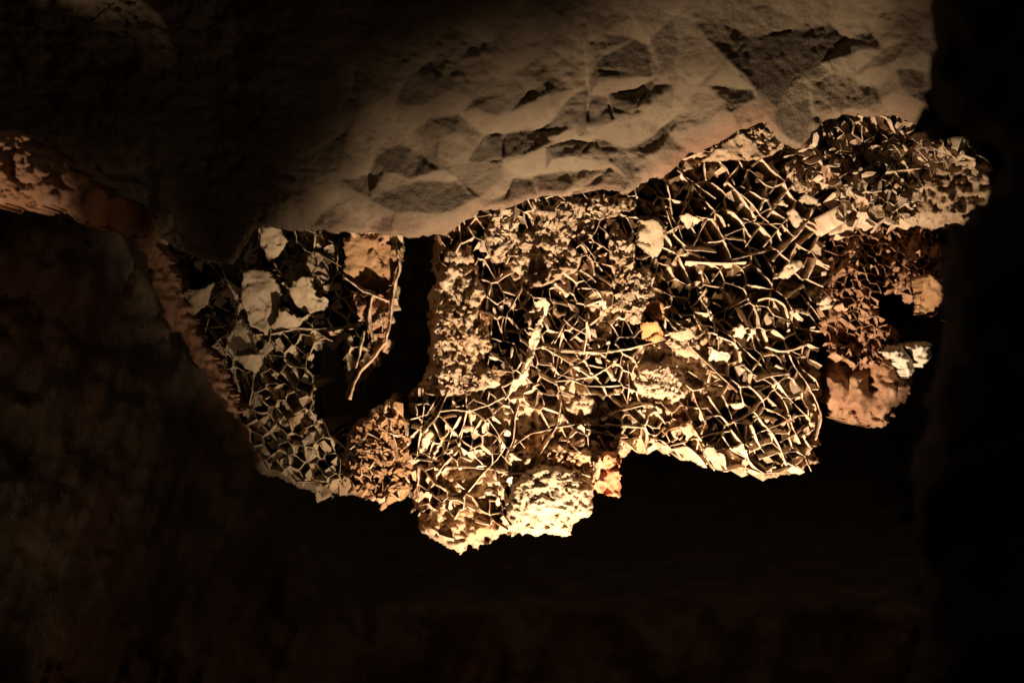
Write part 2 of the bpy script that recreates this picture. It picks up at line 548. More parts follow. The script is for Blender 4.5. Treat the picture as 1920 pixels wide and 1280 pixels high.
# ------------------------------------------------------------------ back wall and floor of the chamber
def wall_depth(px, py):
    w = 6.2 - 2.3 * smooth(760, -100, px) 
    w = w + 8.0 * smooth(520, 760, px) * smooth(2500, 1800, px)
    w = w - 7.5 * smooth(520, 760, px) * smooth(2500, 1800, px) * smooth(880, 1150, py)
    s = px + 0.35 * (py - 600)
    folds = ridged(s / 190.0, py / 700.0, 4, 91)
    return w + 0.05 * ridged(s / 48.0, py / 160.0, 4, 94) + 0.16 * folds + 0.14 * fbm(px / 120, py / 120, 0, 6, 92) + 0.012 * facets(px, py, 70, 93)


wall = sheet('cave_wall', -900, 2700, 120, 1900, 9, wall_depth, M_wall, thick=0.4)
tag(wall, 'dark brown cave wall far behind and below the boxwork', kind='structure')
fx_ = np.r_[np.arange(-7, -1.4, .12), np.arange(-1.4, .7, .02), np.arange(.7, 7, .12)]
fy_ = np.r_[np.arange(-4, 2.5, .12), np.arange(2.5, 3.7, .02), np.arange(3.7, 9.2, .12)]
gx, gy = np.meshgrid(fx_, fy_)
gz = -0.1 + 0.68 * smooth(1.2, 3.0, gy) + 0.07 * fbm(gx * 1.2, gy * 1.2, 0, 5, 95) - 0.5 * smooth(3.6, 4.6, gy)
gz = gz - (gz - 0.52) * smooth(.30, .12, np.hypot(gx - .24, gy - 3.36))            # the hollow the lamp stands in
# unseen block added beside the lamp to keep light off the left ceiling
nb = 0.03 * fbm(gx * 9, gy * 9, 0, 4, 96)
edge_ = np.minimum(np.minimum((0.240 - 1.36 * (gy - 3.26)) - gx, gx + 1.0), np.minimum(gy - 2.72, 3.42 - gy)) + nb
shade_blk = smooth(0.0, 0.05, edge_)
gz = gz * (1 - shade_blk) + (1.19 + 0.04 * fbm(gx * 6, gy * 6, 0, 4, 97)) * shade_blk
gi = np.arange(gx.size).reshape(gx.shape)
gq = np.stack([gi[:-1, :-1].ravel(), gi[:-1, 1:].ravel(), gi[1:, 1:].ravel(), gi[1:, :-1].ravel()], 1)
flo = build('cave_floor', np.stack([gx, gy, gz], -1).reshape(-1, 3), gq, M_wall)
tag(flo, 'uneven dark cave floor below the hanging boxwork', kind='structure')


# ------------------------------------------------------------------ boxwork generator
def resample(pts, step):
    p = np.asarray(pts, float)
    d = np.r_[0, np.cumsum(np.hypot(*np.diff(p, axis=0).T))]
    n = max(2, int(round(d[-1] / step)) + 1)
    t = np.linspace(0, d[-1], n)
    # smooth (Catmull-like) by cosine blended interpolation of a finer polyline
    q = np.stack([np.interp(t, d, p[:, 0]), np.interp(t, d, p[:, 1])], 1)
    if n > 4:
        for _ in range(1):
            q[1:-1] = 0.25 * q[:-2] + 0.5 * q[1:-1] + 0.25 * q[2:]
    return q


def grow_network(poly_fn, bbox, cellfn, famfn, traced, n_try, step=5.0, seed=1, passp=0.3, lmin=22):
    """fracture network: traced veins first, then veins that grow until they meet another one"""
    R = random.Random(seed)
    x0, x1, y0, y1 = bbox
    G = 3.0
    gw, gh = int((x1 - x0) / G) + 3, int((y1 - y0) / G) + 3
    occ = np.zeros((gh, gw), np.int32)
    lines = []

    def mark(p, i):
        for (x, y) in p:
            a, b = int((y - y0) / G), int((x - x0) / G)
            if 0 <= a < gh and 0 <= b < gw:
                occ[a, b] = i

    for t in traced:
        q = resample(t, step)
        lines.append((q, True))
        mark(resample(t, G * .8), len(lines))
    for _ in range(n_try):
        x, y = R.uniform(x0, x1), R.uniform(y0, y1)
        if not poly_fn(x, y):
            continue
        c = cellfn(x, y)
        r = max(2, int(c * 0.36 / G))
        a, b = int((y - y0) / G), int((x - x0) / G)
        if occ[max(0, a - r):a + r + 1, max(0, b - r):b + r + 1].any():
            continue
        th0 = famfn(x, y, R)
        half = []
        for sgn in (0, math.pi):
            th = th0 + sgn
            cx_, cy_ = x, y
            pts = []
            curv = R.gauss(0, 0.004)
            left = R.uniform(3.0, 9.0) * c
            passes = 0
            while left > 0:
                th += curv * step + R.gauss(0, 0.035)
                cx_ += math.cos(th) * step
                cy_ += math.sin(th) * step
                left -= step
                if not poly_fn(cx_, cy_):
                    break
                pts.append((cx_, cy_))
                a, b = int((cy_ - y0) / G), int((cx_ - x0) / G)
                if 0 <= a < gh and 0 <= b < gw and occ[max(0, a - 1):a + 2, max(0, b - 1):b + 2].any():
                    if R.random() > passp:
                        break
                    passes += 1
            half.append(pts)
        line = half[1][::-1] + [(x, y)] + half[0]
        if len(line) * step < lmin:
            continue
        q = np.array(line)
        lines.append((q, False))
        mark(resample(line, G * .8), len(lines))
    return lines


class Field:
    """a function of photo position, sampled once on a raster and looked up bilinearly"""

    def __init__(self, fn, bbox, step=3.0):
        self.x0, self.y0, self.s = bbox[0] - 30, bbox[2] - 30, step
        X, Y = np.meshgrid(np.arange(self.x0, bbox[1] + 30, step), np.arange(self.y0, bbox[3] + 30, step))
        self.a = fn(X, Y)

    def __call__(self, x, y):
        H, W = self.a.shape
        fx = np.clip((np.asarray(x, float) - self.x0) / self.s, 0, W - 1.001)
        fy = np.clip((np.asarray(y, float) - self.y0) / self.s, 0, H - 1.001)
        i, j = fx.astype(int), fy.astype(int)
        fx, fy = fx - i, fy - j
        a = self.a
        return (a[j, i] * (1 - fx) + a[j, i + 1] * fx) * (1 - fy) + (a[j + 1, i] * (1 - fx) + a[j + 1, i + 1] * fx) * fy


def rim_field(x, y):
    """how far the outer rims of the fins are worn back, the same for all fins that meet at a place"""
    bites = vnoise(x / 15, y / 15, 0, 812)
    return 0.014 * fbm(x / 34, y / 34, 0, 2, 810) + 0.007 * fbm(x / 8, y / 8, 0, 3, 811) + np.where(bites > 0.5, (bites - 0.5) * 0.06, 0)


def snoise(n, nr, k=3):
    v = nr.normal(size=n + k)
    return np.convolve(v, np.ones(k + 1) / (k + 1) ** 0.5, 'valid')


def fin_mesh(q, basefn, recfn, R, rimfn=None, th=0.0042, tiltsd=0.09, push=0.0, fan=0.25, maxdepth=0.30, rows=4):
    """one thin calcite blade standing out of the rock along the vein q: ragged outer rim, two faces, closed"""
    n = len(q)
    nr = np.random.default_rng(R.randrange(1 << 30))
    px, py = q[:, 0], q[:, 1]
    b = basefn(px, py)
    rec = recfn(px, py)
    w0 = b + push + R.gauss(0, 0.004) + (rimfn(px, py) if rimfn is not None else 0.006 * snoise(n, nr)) + 0.0022 * nr.normal(size=n)
    wb = np.maximum(b + np.minimum(rec, maxdepth) + 0.035, w0 + 0.03)
    u0, v0 = (px - 960) / F * b, (640 - py) / F * b
    tu, tv = np.gradient(u0), np.gradient(v0)
    ln = np.hypot(tu, tv) + 1e-9
    nu, nv = -tv / ln, tu / ln
    tilt = np.clip(R.gauss(0, tiltsd * (4 if R.random() < 0.12 else 1)), -0.24, 0.24) + 0.04 * snoise(n, nr, 7)
    V = []
    offs = [0.0025 * (j / (rows - 1)) * snoise(n, nr, 5) for j in range(rows)]
    ths = [th * (0.30 + 0.5 * j / (rows - 1)) * np.clip(1 + 0.3 * snoise(n, nr), .4, 2) for j in range(rows)]
    for side in (-1, 1):
        for j in range(rows):
            t = (j / (rows - 1)) ** 1.3
            w = w0 + (wb - w0) * t
            d = w - w0
            o = tilt * d + offs[j] + ths[j] * side
            # the veins fan out from the concave face
            V.append(U2W(u0 * (1 + fan * d / 4.0) + nu * o, v0 * (1 + fan * d / 4.0) + nv * o, w))
    V = np.concatenate(V)
    i = np.arange(n - 1)
    fs = []
    A = lambda side, j, i: side * rows * n + j * n + i
    for j in range(rows - 1):
        fs.append(np.stack([A(0, j, i), A(0, j, i + 1), A(0, j + 1, i + 1), A(0, j + 1, i)], 1))
        fs.append(np.stack([A(1, j, i), A(1, j + 1, i), A(1, j + 1, i + 1), A(1, j, i + 1)], 1))
    fs.append(np.stack([A(0, 0, i), A(1, 0, i), A(1, 0, i + 1), A(0, 0, i + 1)], 1))
    e = []
    for j in range(rows - 1):
        e.append((A(0, j, 0), A(0, j + 1, 0), A(1, j + 1, 0), A(1, j, 0)))
        e.append((A(0, j, n - 1), A(1, j, n - 1), A(1, j + 1, n - 1), A(0, j + 1, n - 1)))
    return V, np.concatenate(fs + [np.array(e)]).astype(int)


def plate_mesh(c, r, nrm, R, th=0.003, k=None, elong=1.0, rot=None):
    """a broken flake: irregular outline, slightly warped, with real thickness"""
    k = k or R.randint(6, 9)
    nrm = np.asarray(nrm, float); nrm /= np.linalg.norm(nrm)
    a = np.cross(nrm, [0.3, 0.1, 0.95]); a /= np.linalg.norm(a)
    b = np.cross(nrm, a)
    ro = R.uniform(0, 6.28) if rot is None else rot
    a, b = a * math.cos(ro) + b * math.sin(ro), b * math.cos(ro) - a * math.sin(ro)
    ring = []
    for i in range(k):
        t = 2 * math.pi * (i + R.uniform(-.32, .32)) / k
        rr = r * R.uniform(0.55, 1.2)
        ring.append(c + a * rr * math.cos(t) * elong + b * rr * math.sin(t) / elong + nrm * R.gauss(0, 0.10) * r)
    ring = np.array(ring)
    mid = ring.mean(0) + nrm * R.gauss(0, 0.12) * r
    top = np.vstack([ring, mid]) + nrm * th / 2
    bot = np.vstack([ring, mid]) - nrm * th / 2
    V = np.vstack([top, bot])
    f = []
    for i in range(k):
        j = (i + 1) % k
        f.append((i, j, k))
        f.append((k + 1 + j, k + 1 + i, 2 * k + 1))
    q = [(i, k + 1 + i, k + 1 + (i + 1) % k, (i + 1) % k) for i in range(k)]
    return V, f, q


def plate(name, poly, w, slope, mat, parent, th=0.006, warp=0.012, seed=0):
    """a broken plate with the given outline (photo pixels), leaning by slope = (d depth / d right, d depth / d up)"""
    p = np.asarray(poly, float)
    c = p.mean(0)
    k = seed + int(c[0] * 7 + c[1] * 3) % 9973

    def dep(px, py):
        du, dv = (px - c[0]) / F * w, -(py - c[1]) / F * w
        return (w + slope[0] * du + slope[1] * dv + warp * fbm(px / 34, py / 34, 0, 3, k) + 0.8 * warp * facets(px, py, 20, k)
                + 0.12 * warp * ridged(px / 9, py / 9, 3, k + 1))
    return sheet(name, p[:, 0].min() - 6, p[:, 0].max() + 6, p[:, 1].min() - 6, p[:, 1].max() + 6, 2.5, dep, mat, parent,
                 sd=lambda px, py: poly_sd(px, py, poly) + 2.2 * fbm(px / 8, py / 8, 0, 3, k + 5), edge=5, roll=0.006, thick=th)


def add_flakes(parent, spots, mat, R, n_parts, size, biasn, spread=0.8, name_part='plate', mats=None):
    """spots: (px, py, depth). The biggest flakes are parts of their own, the rest one part of loose flakes"""
    fl = []
    for (px, py, w) in spots:
        r = size(px, py)
        nrm = np.array(biasn) + np.array([R.gauss(0, spread), R.gauss(0, spread), R.gauss(0, spread)])
        nw = nrm[0] * RIGHT + nrm[1] * UP + nrm[2] * FWD
        fl.append((r, px, py, w, nw))
    fl.sort(key=lambda t: -t[0])
    VV, FF, off = [], [], 0
    for i, (r, px, py, w, nw) in enumerate(fl):
        V, f, q = plate_mesh(P(px, py, w), r, nw, R, th=0.0022 + 0.05 * r, elong=R.uniform(1.0, 1.55))
        if i < n_parts:
            build(name_part, V, f + q, (mats[R.randrange(len(mats))] if mats else mat), parent, False)
        else:
            VV.append(V); FF += [tuple(a + off for a in g) for g in f + q]
            off += len(V)
    if VV:
        o = build('loose_flakes', np.vstack(VV), FF, mat, parent, False)
        o['kind'] = 'stuff'


def add_fins(parent, levels, basefn, recfn, mat, R, n_parts=300, bbox=None, **kw):
    """levels: (lines, push, thickness); the longest veins are parts of their own, the rest one part of small fins"""
    bf, rf, ef = Field(basefn, bbox), Field(recfn, bbox), Field(rim_field, bbox)
    todo = []
    for lines, push, thk in levels:
        todo += [(len(q) + (200 if tr else 0), q, push - (0.006 if tr else 0), thk * (1.15 if tr else 1)) for q, tr in lines if len(q) > 2]
    todo.sort(key=lambda t: -t[0])
    rest, off, FF = [], 0, []
    for rank, (_, q, push, thk) in enumerate(todo):
        V, f = fin_mesh(q, bf, rf, R, ef, th=thk * min(2.0, R.lognormvariate(-0.08, 0.38)), push=push, **kw)
        if rank < n_parts:
            build('fin', V, f, mat, parent, False)
        else:
            rest.append(V); FF.append(f + off); off += len(V)
    if rest:
        o = build('small_fins', np.vstack(rest), np.vstack(FF), mat, parent, False)
        o['kind'] = 'stuff'


def cell_walls(poly_fn, bbox, cell, seed, stretch=(0.8, 1.25, -0.7)):
    """the walls of a net of irregular polygonal cells (every wall meets its neighbours)"""
    R = random.Random(seed)
    x0, x1, y0, y1 = bbox
    ca_, sa_ = math.cos(stretch[2]), math.sin(stretch[2])
    sx, sy = stretch[0], stretch[1]
    tr = lambda x, y: ((x * ca_ + y * sa_) / sx, (-x * sa_ + y * ca_) / sy)
    inv = lambda a, b: (a * sx * ca_ - b * sy * sa_, a * sx * sa_ + b * sy * ca_)
    seeds, grid = [], {}
    for _ in range(14000):
        x, y = R.uniform(x0 - 40, x1 + 40), R.uniform(y0 - 40, y1 + 40)
        r = 0.86 * cell(x, y) * R.uniform(0.7, 1.2)
        a, b = tr(x, y)
        gi, gj = int(a // 60), int(b // 60)
        if any((a - p[0]) ** 2 + (b - p[1]) ** 2 < r * r for i in (-1, 0, 1) for j in (-1, 0, 1) for p in grid.get((gi + i, gj + j), ())):
            continue
        seeds.append((a, b)); grid.setdefault((gi, gj), []).append((a, b))
    V_, _, F_, _, _, _ = delaunay_2d_cdt([Vector(p) for p in seeds], [], [], 0, 1e-5)
    cc, edge = [], {}
    for t, f in enumerate(F_):
        (ax, ay), (bx, by), (cx_, cy_) = [V_[i] for i in f]
        d = 2 * (ax * (by - cy_) + bx * (cy_ - ay) + cx_ * (ay - by))
        if abs(d) < 1e-6:
            cc.append(None); continue
        ux_ = ((ax * ax + ay * ay) * (by - cy_) + (bx * bx + by * by) * (cy_ - ay) + (cx_ * cx_ + cy_ * cy_) * (ay - by)) / d
        uy_ = ((ax * ax + ay * ay) * (cx_ - bx) + (bx * bx + by * by) * (ax - cx_) + (cx_ * cx_ + cy_ * cy_) * (bx - ax)) / d
        cc.append(inv(ux_, uy_))
        for k in range(3):
            edge.setdefault(tuple(sorted((f[k], f[(k + 1) % 3]))), []).append(t)
    out = []
    for ts in edge.values():
        if len(ts) != 2 or cc[ts[0]] is None or cc[ts[1]] is None:
            continue
        a, b = np.array(cc[ts[0]]), np.array(cc[ts[1]])
        L = np.hypot(*(b - a))
        if not (6 < L < 160) or not (poly_fn(*a) or poly_fn(*b)) or not poly_fn(*((a + b) / 2)):
            continue
        if R.random() < 0.05:
            continue
        n = max(3, int(L / 5) + 1)
        t = np.linspace(-2 / L, 1 + 2 / L, n)[:, None]
        nrm = np.array([-(b - a)[1], (b - a)[0]]) / L
        bow = R.gauss(0, 0.025) * L
        q = a + (b - a) * t + nrm * (bow * 4 * t * (1 - t)) + np.array([[R.gauss(0, .3), R.gauss(0, .3)] for _ in range(n)])
        out.append((q, False))
    return out


def two_levels(poly_fn, bbox, cell, fam, traced, seed, fine=0.62, n1=9000, n2=16000, passp=0.35, push2=0.035, th=(0.0030, 0.0023), lmin=16):
    first = [(resample(t, 5.0), True) for t in traced] + cell_walls(poly_fn, bbox, cell, seed)
    both = grow_network(poly_fn, bbox, lambda x, y: fine * cell(x, y), fam, [q for q, _ in first], n2, seed=seed + 50, passp=0.12, lmin=lmin * .7)
    second = both[len(first):]
    return [(first, 0.0, th[0]), (second, push2, th[1])], first + second


def add_flaps(parent, lines, n, basefn, bbox, mat, R, n_parts, hmed=8.0, hmax=26.0, keep=None, th=0.003):
    """thin ragged flaps of calcite growing sideways from the rims of the fins"""
    bf, ef = Field(basefn, bbox), Field(rim_field, bbox)
    made = []
    for _ in range(n):
        q, tr = lines[R.randrange(len(lines))]
        m = R.randint(2, 5)
        if len(q) < m + 2:
            continue
        i = R.randrange(0, len(q) - m)
        a, b = q[i], q[i + m]
        if keep is not None and not keep(a[0], a[1]):
            continue
        t = b - a
        L = np.hypot(*t) + 1e-6
        nrm = np.array([-t[1], t[0]]) / L * (1 if R.random() < .5 else -1)
        h = min(hmax, R.lognormvariate(math.log(hmed), .55))
        k = R.randint(2, 4)
        out = [a + t * ((j + .5) / k + R.uniform(-.3, .3) / k) * R.uniform(.85, 1.1) + nrm * h * R.uniform(.45, 1.1) for j in range(k)]
        ring = np.array([a, *out, b])
        if nrm @ t < -1e9:
            continue
        w0 = float(bf(*(a + t / 2)) + ef(*(a + t / 2))) + 0.002
        # the free edge leans back (faces up) or out (faces down to the lamp)
        lean = R.uniform(-0.5, 0.9) * (1 if nrm[1] > 0 else -1)
        dd = np.array([0] + [1] * k + [0.0])
        w = w0 - lean * dd * h * 0.0017 + R.uniform(0, .02) + dd * R.gauss(0, .003)
        mid = ring.mean(0)
        P2 = np.vstack([ring, mid])
        ww = np.r_[w, w.mean() + R.gauss(0, .002)]
        made.append((h * L, P2, ww))
    made.sort(key=lambda z: -z[0])
    VV, FF, off = [], [], 0
    for rank, (_, P2, ww) in enumerate(made):
        k = len(P2) - 1
        V = np.vstack([P(P2[:, 0], P2[:, 1], ww), P(P2[:, 0], P2[:, 1], ww) + FWD * th])
        f = []
        for i in range(k):
            j = (i + 1) % k
            f += [(i, j, k), (k + 1 + j, k + 1 + i, 2 * k + 1), (i, k + 1 + i, k + 1 + j, j)]
        if rank < n_parts:
            build('plate', V, f, mat, parent, False)
        else:
            VV.append(V); FF += [tuple(c + off for c in g) for g in f]; off += len(V)
    if VV:
        build('small_plates', np.vstack(VV), FF, mat, parent, False)['kind'] = 'stuff'


def ell(px, py, e, soft=0.5, warp=None):
    cx_, cy_, rx, ry, ang = e
    ca, sa = math.cos(ang), math.sin(ang)
    dx, dy = px - cx_, py - cy_
    x, y = (dx * ca + dy * sa) / rx, (-dx * sa + dy * ca) / ry
    r = np.sqrt(x * x + y * y)
    if warp is not None:
        r = r + warp
    return smooth(1 + soft / 2, 1 - soft / 2, r)


# ------------------------------------------------------------------ central boxwork
R1 = random.Random(3)
POLY_M = [(818, 400), (980, 330), (1200, 290), (1300, 240), (1440, 200), (1540, 215), (1575, 300), (1562, 420), (1568, 520), (1552, 600), (1530, 650), (1542, 720),
          (1542, 800), (1534, 868), (1500, 886), (1430, 898), (1392, 884), (1342, 878), (1290, 862), (1240, 848), (1196, 846), (1165, 862), (1112, 880), (1100, 940), (1040, 985),
          (950, 1000), (905, 1020), (862, 1034), (822, 1020), (785, 996), (772, 940), (764, 900), (764, 735), (800, 690), (800, 640), (806, 560)]


def base_m(px, py):
    return (4.0 + 0.16 * ((px - 1150) / 400) ** 2 + 0.00012 * (py - 650) + 0.035 * fbm(px / 170, py / 170, 0, 3, 100)
            + 0.10 * smooth(990, 1010, px) * smooth(1010, 990, px))


CRUST = [(858, 560, 46, 100, 0.1), (865, 655, 60, 60, 0), (862, 712, 78, 30, -0.1), (1015, 490, 74, 52, -0.2), (1095, 392, 105, 24, -0.1), (1172, 500, 26, 80, -0.25),
         (1195, 545, 32, 60, 0.5), (1222, 440, 26, 36, 0), (1405, 268, 62, 30, 0.0), (1515, 335, 44, 34, 0.4), (1335, 262, 40, 24, -.4), (940, 440, 26, 60, 0.3),
         (1290, 630, 42, 34, 0), (1240, 715, 46, 30, 0.2), (1190, 585, 22, 30, 0), (1060, 420, 60, 36, 0), (1035, 858, 84, 22, 0)]
HALF = [(1260, 690, 90, 70, 0), (1090, 770, 60, 40, 0), (860, 985, 60, 45, 0), (1330, 745, 40, 30, 0), (980, 790, 60, 40, 0.3), (1000, 860, 70, 30, -.2), (1130, 600, 30, 40, 0), (900, 900, 70, 50, .4)]
DEEP = [(1395, 430, 150, 105, 0.1), (903, 478, 24, 46, 0.1), (1480, 630, 48, 40, 0.2), (1440, 800, 90, 60, 0.4), (1120, 470, 40, 50, -.6), (960, 600, 26, 40, 0), (1060, 545, 24, 24, 0),
        (820, 800, 60, 60, 0), (1100, 640, 90, 40, .2), (1160, 380, 22, 30, 0), (1220, 490, 30, 22, 0), (940, 650, 22, 60, .4)]


def rec_m(px, py):
    wn = 0.22 * fbm(px / 24, py / 24, 0, 3, 120)
    r = 0.085 + 0.05 * fbm(px / 60, py / 60, 0, 3, 121)
    for e in DEEP:
        r = r + 0.17 * ell(px, py, e, 0.6, wn)
    for e in HALF:
        m = ell(px, py, e, 0.7, wn)
        r = r * (1 - m) + 0.03 * m
    for e in CRUST:
        m = ell(px, py, e, 0.3, wn)
        r = r * (1 - m) - 0.005 * m
    return np.clip(r, -0.01, 0.45)


def matrix_depth(px, py):
    rec = rec_m(px, py)
    crust = smooth(0.08, 0.0, rec)
    w = base_m(px, py) + rec
    w = w + 0.020 * facets(px, py, 26, 131) + 0.012 * facets(px, py, 12, 132)
    w = w + crust * (0.016 * ridged(px / 22, py / 22, 4, 133) + 0.014 * facets(px, py, 17, 134, 1.0, 0.6, 1.6) + 0.008 * facets(px, py, 8, 135))
    w = w + (1 - crust) * 0.035 * fbm(px / 26, py / 26, 0, 4, 136)
    return w


sd_m = lambda px, py: poly_sd(px, py, POLY_M) + 7 * fbm(px / 16, py / 16, 0, 4, 140) - 3
T1 = thing('boxwork_formation', P(1150, 1030, 4.1), 'brightly lit tan boxwork of thin crossing calcite fins hanging in the middle of the cave', 'rock formation', 'boxwork masses')
sheet('matrix_rock', 750, 1590, 195, 1045, 3, matrix_depth, M_matrix, T1, sd=sd_m, edge=20, roll=0.10, thick=0.8)

A = conv([
    [(690, 180), (800, 300), (870, 390), (960, 480), (1060, 570), (1150, 660)], [(900, 230), (1010, 250), (1110, 300), (1200, 390), (1290, 470)],
    [(1280, 75), (1330, 60), (1400, 70), (1460, 110), (1480, 190)], [(990, 175), (1110, 130), (1230, 60)], [(1560, 40), (1620, 110), (1680, 200)],
    [(1290, 470), (1400, 590), (1480, 690), (1560, 780), (1640, 850)], [(1480, 420), (1520, 510), (1580, 590), (1640, 680), (1680, 780), (1670, 900), (1650, 960)],
    [(1270, 590), (1340, 560), (1480, 540)], [(1400, 600), (1470, 540), (1500, 490)], [(970, 680), (1010, 740), (1080, 850), (1150, 940), (1220, 1000)],
    [(920, 920), (960, 820), (1040, 800), (1100, 860)], [(1100, 860), (1200, 820), (1270, 760), (1320, 700)], [(680, 940), (720, 890), (870, 850)],
    [(570, 870), (600, 800), (640, 770), (700, 860)], [(700, 880), (640, 930), (590, 920), (570, 870)], [(730, 1000), (860, 960), (990, 920), (1110, 900)],
    [(600, 950), (680, 960), (740, 1020)], [(740, 1020), (840, 1000), (910, 1060), (960, 1130)], [(910, 970), (940, 1050), (1010, 1150)],
    [(1140, 930), (1200, 1010), (1220, 1080), (1260, 1130), (1320, 1170)], [(1370, 910), (1410, 990), (1440, 1060), (1470, 1120)], [(1290, 1080), (1400, 1040), (1550, 1030)],
    [(1420, 970), (1500, 930), (1560, 890)], [(1250, 940), (1350, 890), (1440, 850), (1520, 790)], [(1480, 800), (1500, 880), (1550, 980)],
    [(0, 400), (200, 410), (330, 400), (480, 380), (600, 350), (700, 320)], [(0, 590), (120, 580), (240, 560), (340, 500), (400, 450)], [(60, 560), (200, 620), (330, 620), (470, 610)],
    [(460, 470), (470, 600), (460, 730)], [(300, 840), (400, 780), (560, 740), (620, 740)], [(320, 860), (440, 870), (560, 880)], [(200, 890), (280, 910), (400, 940), (460, 940)],
    [(0, 350), (60, 230), (140, 160)], [(50, 240), (30, 400), (0, 560)], [(200, 170), (200, 300), (180, 420)], [(100, 330), (180, 260), (290, 180)], [(270, 20), (300, 70), (330, 130)],
    [(860, 130), (940, 30), (960, 0)], [(900, 0), (930, 80), (990, 160)], [(1340, 370), (1420, 400), (1500, 390), (1590, 350)], [(1500, 400), (1600, 440)],
    [(1070, 1160), (1180, 1130), (1320, 1175), (1440, 1160), (1540, 1110), (1640, 1000)], [(860, 850), (900, 930), (960, 1000)], [(1000, 190), (1040, 230), (1110, 300)]], 1040, 540, 3.369)
B = conv([
    [(360, 400), (480, 480), (560, 550), (650, 610)], [(480, 490), (470, 600), (410, 700), (370, 800), (340, 880)], [(690, 640), (620, 720), (570, 790), (530, 880), (470, 980), (430, 1040)],
    [(730, 490), (830, 580), (930, 670), (1000, 750), (1100, 830), (1150, 920)], [(820, 360), (760, 430), (700, 510)], [(960, 460), (1010, 500), (1080, 530)],
    [(1110, 470), (1080, 540), (1010, 620), (980, 700)], [(1250, 470), (1160, 590), (1080, 690), (1000, 800), (920, 900), (870, 970)], [(1240, 690), (1180, 760), (1120, 830), (1010, 970)],
    [(1390, 680), (1330, 790), (1250, 900), (1160, 990), (1080, 1080)], [(1210, 690), (1290, 750), (1400, 810), (1500, 860)], [(1000, 800), (1140, 800), (1250, 900)],
    [(410, 1000), (520, 1000), (650, 1015)], [(420, 1080), (580, 1090), (730, 1095), (870, 1085)], [(730, 1075), (900, 1040), (1080, 990)], [(500, 1090), (560, 1180), (620, 1270)],
    [(940, 1040), (980, 1130)], [(700, 1120), (620, 1230)], [(280, 700), (340, 880), (430, 980)], [(720, 890), (760, 870), (860, 830)], [(850, 590), (920, 540), (890, 480)],
    [(640, 720), (700, 770), (720, 820)], [(1420, 690), (1500, 760), (1550, 860)], [(1540, 1050), (1560, 1200), (1560, 1280)], [(850, 760), (960, 795), (1140, 800)],
    [(440, 600), (500, 600), (570, 690)], [(690, 670), (780, 720), (840, 790), (910, 900)]], 1180, 220, 4.0)
C = conv([
    [(640, 150), (645, 280), (625, 420), (600, 580)], [(760, 160), (700, 260), (650, 340)], [(800, 170), (740, 320), (640, 440)], [(560, 350), (700, 310), (830, 290), (930, 300), (1050, 260), (1150, 210)],
    [(905, 180), (910, 290), (890, 400), (860, 520)], [(870, 330), (820, 420), (780, 560), (690, 610)], [(1000, 350), (950, 430), (940, 520)], [(550, 600), (650, 605), (760, 620)], [(560, 570), (680, 580)],
    [(860, 540), (780, 620), (720, 700)], [(1240, 250), (1210, 350), (1200, 480), (1150, 600)], [(780, 650), (900, 650), (1050, 660), (1200, 690), (1280, 690)], [(1150, 520), (1100, 600), (1000, 700), (920, 800)],
    [(1200, 520), (1300, 440), (1450, 410), (1600, 380), (1750, 390), (1900, 400)], [(1500, 230), (1480, 380), (1370, 560)], [(1290, 0), (1240, 110), (1150, 230)],
    [(720, 840), (860, 850), (960, 920)], [(560, 460), (700, 330)], [(1040, 340), (1100, 430), (1150, 520)]], 600, 680, 3.31)
D = conv([
    [(890, 1010), (1000, 1040), (1180, 1050), (1330, 1060), (1500, 1030), (1600, 1000)], [(1040, 820), (1100, 880), (1200, 930)], [(1220, 780), (1210, 930), (1180, 1040)], [(1060, 770), (1030, 900), (950, 1000)],
    [(1140, 240), (1240, 360), (1320, 480)], [(1300, 120), (1260, 220), (1130, 320)], [(1160, 470), (1240, 520), (1270, 560)], [(1170, 600), (1270, 610), (1310, 690), (1350, 750)], [(1340, 760), (1420, 700), (1490, 760)],
    [(960, 740), (1000, 800), (1060, 790)], [(980, 560), (1080, 650)], [(1310, 690), (1190, 730)], [(1230, 1080), (1000, 1240)], [(900, 1020), (1050, 1110), (1230, 1230)], [(1100, 400), (1210, 370)],
    [(620, 800), (600, 900), (640, 960)], [(520, 1060), (570, 1100), (630, 1130)], [(730, 640), (640, 800), (620, 960)]], 780, 380, 3.765)


# rasterised lookups keep the growth loop fast
def raster(poly, bbox, margin, extra=None):
    x0, x1, y0, y1 = bbox
    X, Y = np.meshgrid(np.arange(x0, x1 + 4, 4.0), np.arange(y0, y1 + 4, 4.0))
    m = poly_sd(X, Y, poly) > margin
    if extra is not None:
        m &= extra(X, Y)
    H, W = m.shape

    def f(x, y):
        i, j = int((y - y0) / 4), int((x - x0) / 4)
        return 0 <= i < H and 0 <= j < W and bool(m[i, j])
    return f


def cell_m(x, y):
    if x > 1250 and y < 560: return 50
    if y > 830 and x < 960: return 27
    if x < 960: return 32
    if 1160 < x < 1320 and 580 < y < 760: return 29
    if x > 1350: return 39
    return 33


def fam_m(x, y, R):
    if x > 1240 and y < 580:
        return math.radians(R.choice([42, 45, -52, -58, 2]) + R.gauss(0, 9))
    if x < 960 and y > 700:
        return math.radians(R.choice([105, 112, -15, 5, 95, -40]) + R.gauss(0, 12))
    if x < 960:
        return math.radians(R.choice([80, 95, 110]) + R.gauss(0, 18))
    return math.radians(R.choice([50, 45, -35, -48, 0, 92, 110]) + R.gauss(0, 13))


